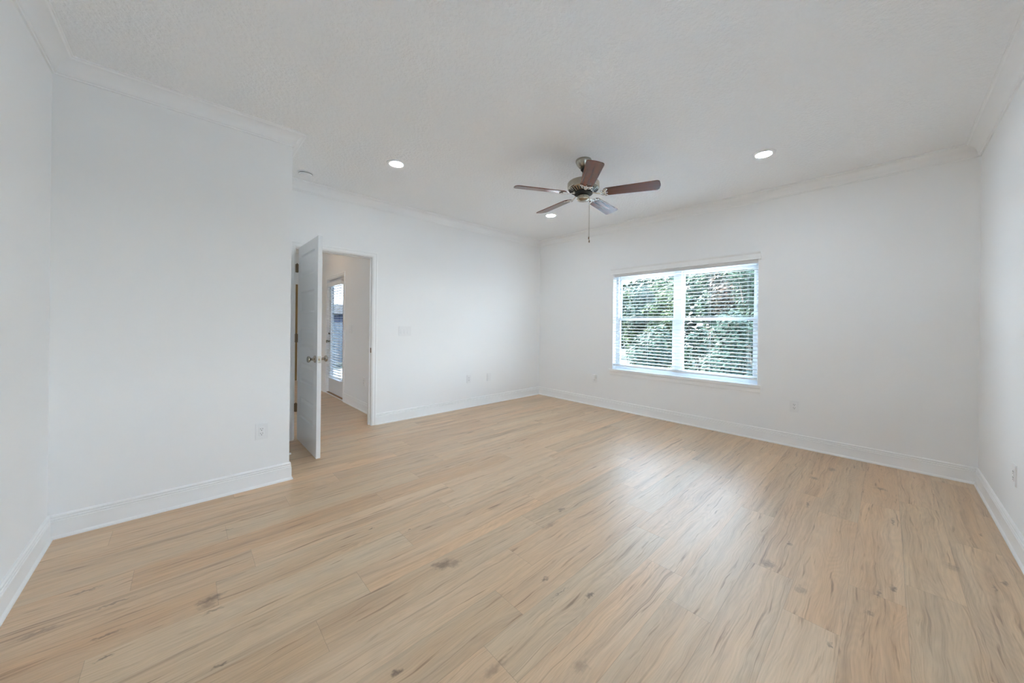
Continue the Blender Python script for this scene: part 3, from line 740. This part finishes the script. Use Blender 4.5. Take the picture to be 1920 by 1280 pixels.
bm = bmesh.new(); lathe(bm, [(.002, 0), (.032, 0), (.030, -.008), (.012, -.012), (.011, -.034), (.024, -.042), (.028, -.052), (.020, -.064), (.002, -.066)], 24, axis='X', origin=(0, hw - .062, .915)); obj('door_knob', bm, 'nickel', d2, True)
bm = bmesh.new(); lathe(bm, [(.002, 0), (.030, 0), (.028, -.010), (.014, -.014), (.002, -.014)], 24, axis='X', origin=(0, hw - .062, 1.055)); box(bm, -.030, -.012, hw - .066, hw - .058, 1.042, 1.068); obj('deadbolt', bm, 'nickel', d2)
db = blind('door_blind', 'narrow white blind hanging on the glazed hall door', (SXF - .042, (EY0 + EY1) / 2, 0), 0, 2 * gy + .06, 1.925, .285, False, n_cords=3, wand=True, sl_w=.05, pitch=.0435)
bm = bmesh.new(); box(bm, -.034, -.026, -gy - .045, gy + .045, 1.865, 1.935)
box(bm, -.026, .030, gy + .037, gy + .045, 1.865, 1.935); box(bm, -.026, .030, -gy - .045, -gy - .037, 1.865, 1.935); obj('valance', bm, 'trim', db)
# brown stained door on the end wall, glimpsed through the hinge gap
d3 = empty('door_3', (1.30, HYE, 0), 0, 'brown stained door at the end of the hall, seen through the hinge gap', 'door', kind='structure')
bm = bmesh.new(); box(bm, -.40, .445, -.040, -.002, .008, 2.05); obj('door_leaf', bm, 'brown', d3)
bm = bmesh.new(); box(bm, -.46, -.40, -.018, 0, 0, 2.11); box(bm, .445, .505, -.018, 0, 0, 2.11); box(bm, -.40, .445, -.018, 0, 2.05, 2.11); obj('casing', bm, 'trim', d3)

# ------------------------------------------------------------------ outside
bm = bmesh.new(); box(bm, -40, 70, -50, 70, -.45, -.25)
struct('ground', bm, 'lawn', 'dark green lawn outside the house', 'ground')
bm = bmesh.new(); box(bm, XW + EXT, 7.9, -9, 15, -.25, -.17); box(bm, -4, XW + EXT, -4, YR - EXT, -.25, -.17)  # added pale strip that throws daylight up onto the ceiling
struct('bounce_gravel_bed', bm, 'gravel', 'pale gravel bed added along the outside walls to bounce daylight indoors', 'ground')
bm = bmesh.new(); box(bm, HX + WT + .01, XW + EXT, hy + .01, 10.2, 2.74, 2.95); box(bm, XW - .1, XW + EXT, 10.0, 10.2, -.06, 2.74)  # unseen roof, added to shade the patio and dim the hall
struct('added_shade_roof', bm, 'trim', 'unseen white roof added to shade the patio outside the hall door', 'roof')
bm = bmesh.new(); box(bm, HX + WT, XW + EXT, hy + .005, 10.5, -.25, -.06)
struct('patio', bm, 'concrete', 'pale concrete patio outside the glazed hall door', 'patio')
fence = empty('garden_fence', (3.9, 13.5, -.25), 0, 'pale grey fence beyond the patio, seen through the hall door', 'fence')
bm = bmesh.new(); box(bm, -3.4, 3.4, -.02, .02, .05, 1.52); obj('fence_panel', bm, 'fence', fence)
for xx in (-3.4, -1.13, 1.13, 3.4):
    bm = bmesh.new(); box(bm, xx - .065, xx + .065, -.065, .065, 0, 1.62); obj('fence_post', bm, 'fence', fence)
hs = empty('neighbour_house', (9.5, 31, -.25), 0, 'blue sided house with grey roof seen through the hall door', 'house')
bm = bmesh.new(); box(bm, -5, 5, -3, 3, 0, 2.2); obj('house_wall', bm, 'siding', hs)
bm = bmesh.new()
v = [bm.verts.new(c) for c in ((-5.4, -3.5, 2.15), (5.4, -3.5, 2.15), (5.4, 3.5, 2.15), (-5.4, 3.5, 2.15), (-5.4, 0, 3.0), (5.4, 0, 3.0))]
for f in ((0, 1, 5, 4), (2, 3, 4, 5), (0, 4, 3), (1, 2, 5), (0, 3, 2, 1)): bm.faces.new([v[i] for i in f])
obj('roof', bm, 'roofing', hs)

def tree(x, y, hgt, spread, low, m, label, n=1900, leaf=.10, seed=0, trunk=True):
    rnd = random.Random(seed); r = empty('leafy_tree' if trunk else 'leafy_shrub', (x, y, -.25), 0, label, 'tree' if trunk else 'shrub', 'trees and shrubs outside the window')
    blobs = []
    for i in range(22):
        a = rnd.uniform(0, 2 * PI); q = rnd.uniform(0, .58) * spread; zz = rnd.uniform(low + .3 * spread, hgt - .35 * spread)
        blobs.append((q * math.cos(a), q * math.sin(a), zz, rnd.uniform(.3, .42) * spread))
    bm = bmesh.new()
    for i in range(n):
        bx, by, bz, br = rnd.choice(blobs)
        d = Vector((rnd.gauss(0, 1), rnd.gauss(0, 1), rnd.gauss(0, 1))).normalized() * br * rnd.uniform(.55, 1.0)
        c = Vector((bx, by, bz)) + d
        if c.z < .05: c.z = .05 + rnd.random() * .2
        nrm = (d.normalized() + Vector((rnd.uniform(-.8, .8), rnd.uniform(-.8, .8), rnd.uniform(-.3, 1.0)))).normalized()
        u = nrm.cross(Vector((rnd.random(), rnd.random(), rnd.random() + .1))).normalized(); w = nrm.cross(u)
        s = leaf * rnd.uniform(.6, 1.3)
        bm.faces.new([bm.verts.new(c + u * s), bm.verts.new(c + w * s * .45 - nrm * s * .1), bm.verts.new(c - u * s), bm.verts.new(c - w * s * .45 - nrm * s * .1)])
    me = bpy.data.meshes.new('foliage'); bm.to_mesh(me); bm.free(); me.materials.append(M[m])
    o = bpy.data.objects.new('foliage', me); COL.objects.link(o); o.parent = r
    bm = bmesh.new()
    top = hgt * .75
    tube(bm, [(0, 0, -.1), (.04, .02, top * .35), (-.05, .04, top * .7), (.02, 0, top)], [.11, .09, .06, .02] if trunk else [.04, .035, .025, .012], 8)
    for i in range(7):
        bx, by, bz, br = blobs[i]; z0 = top * rnd.uniform(.25, .7)
        tube(bm, [(0, 0, z0), (bx * .5, by * .5, (z0 + bz) / 2), (bx, by, bz)], [.035, .022, .008] if trunk else [.016, .012, .006], 6)
    obj('trunk' if trunk else 'stems', bm, 'bark', r, True)
    return r
TREES = [  # x, y, height, spread, low, leaves, label, n, leaf, trunk
 (8.8, .7, 2.2, 0.85, .0, 'leafC', 'blue-green shrub low beyond the right edge of the window', 5000, .05, False),
 (8.9, 2.45, 1.9, 0.85, .0, 'leafC', 'blue-green shrub low beyond the right half of the window', 5500, .05, False),
 (8.8, 4.2, 1.75, 0.85, .0, 'leafC', 'blue-green shrub low beyond the middle of the window', 5500, .05, False),
 (8.9, 5.95, 1.7, 0.85, .0, 'leafA', 'green shrub low beyond the left half of the window', 5500, .05, False),
 (10.05, 3.42, 1.5, .45, .0, 'leafC', 'smallest green shrub, filling the gap between two larger shrubs beyond the mullion', 1800, .05, False),
 (11.3, 2.6, 3.5, 1.05, .0, 'leafA', 'leafy green tree behind the right half of the window', 9000, .055, True),
 (11.5, 4.9, 3.3, 1.05, .0, 'leafB', 'yellow-green tree behind the centre mullion', 9000, .055, True),
 (11.3, 7.2, 2.75, 1.05, .0, 'leafA', 'lower green tree at the left of the window under the sky gap', 8000, .055, True),
 (13.9, 3.7, 3.9, 1.35, .0, 'leafD', 'rusty brown tree between the green trees in the right half of the window', 7000, .07, True),
 (14.0, 6.7, 3.6, 1.35, .0, 'leafC', 'blue-green tree between the green trees in the left half of the window', 7000, .07, True),
 (14.0, 9.8, 3.0, 1.35, .0, 'leafC', 'far green tree at the left edge of the window', 5000, .08, True),
 (13.6, .8, 4.0, 1.35, .0, 'leafC', 'far blue-green tree at the right edge of the window', 4000, .08, True),
 (17.4, 5.2, 4.4, 1.6, .0, 'leafA', 'tall green tree far behind the centre mullion', 6000, .10, True),
 (17.4, 8.8, 3.8, 1.6, .0, 'leafB', 'tall yellow-green tree far behind the left half of the window', 6000, .10, True),
 (17.2, 1.9, 4.4, 1.6, .0, 'leafA', 'tall green tree far behind the right half of the window', 5000, .10, True)]
for i, (x, y, hg, sp, lo, ml, lb, nn, lf, tk) in enumerate(TREES): tree(x, y, hg, sp, lo, ml, lb, nn, lf, 100 + i, tk)
def thicket():
    rnd = random.Random(55); bm = bmesh.new()
    for i in range(15000):
        x = rnd.uniform(19.6, 22.4); y = rnd.uniform(-7, 24)
        top = 5.0 + .5 * math.sin(y * 1.3) + .35 * math.sin(y * 3.1 + 1)
        if 10.9 < y < 13.4: top = 3.9 + .3 * math.sin(y * 5)
        z_ = -.2 + (top + .2) * rnd.random() ** .8
        nrm = Vector((rnd.uniform(-1, .2), rnd.uniform(-.8, .8), rnd.uniform(-.4, 1))).normalized()
        u = nrm.cross(Vector((rnd.random(), rnd.random(), rnd.random() + .1))).normalized(); w = nrm.cross(u); s_ = rnd.uniform(.14, .30)
        c = Vector((x, y, z_))
        bm.faces.new([bm.verts.new(c + u * s_), bm.verts.new(c + w * s_ * .5), bm.verts.new(c - u * s_), bm.verts.new(c - w * s_ * .5)])
    me = bpy.data.meshes.new('woodland_thicket'); bm.to_mesh(me); bm.free(); me.materials.append(M['leafA'])
    o = bpy.data.objects.new('woodland_thicket', me); COL.objects.link(o)
    tag(o, 'dense green woodland edge behind the garden trees', 'woodland', kind='stuff')
thicket()
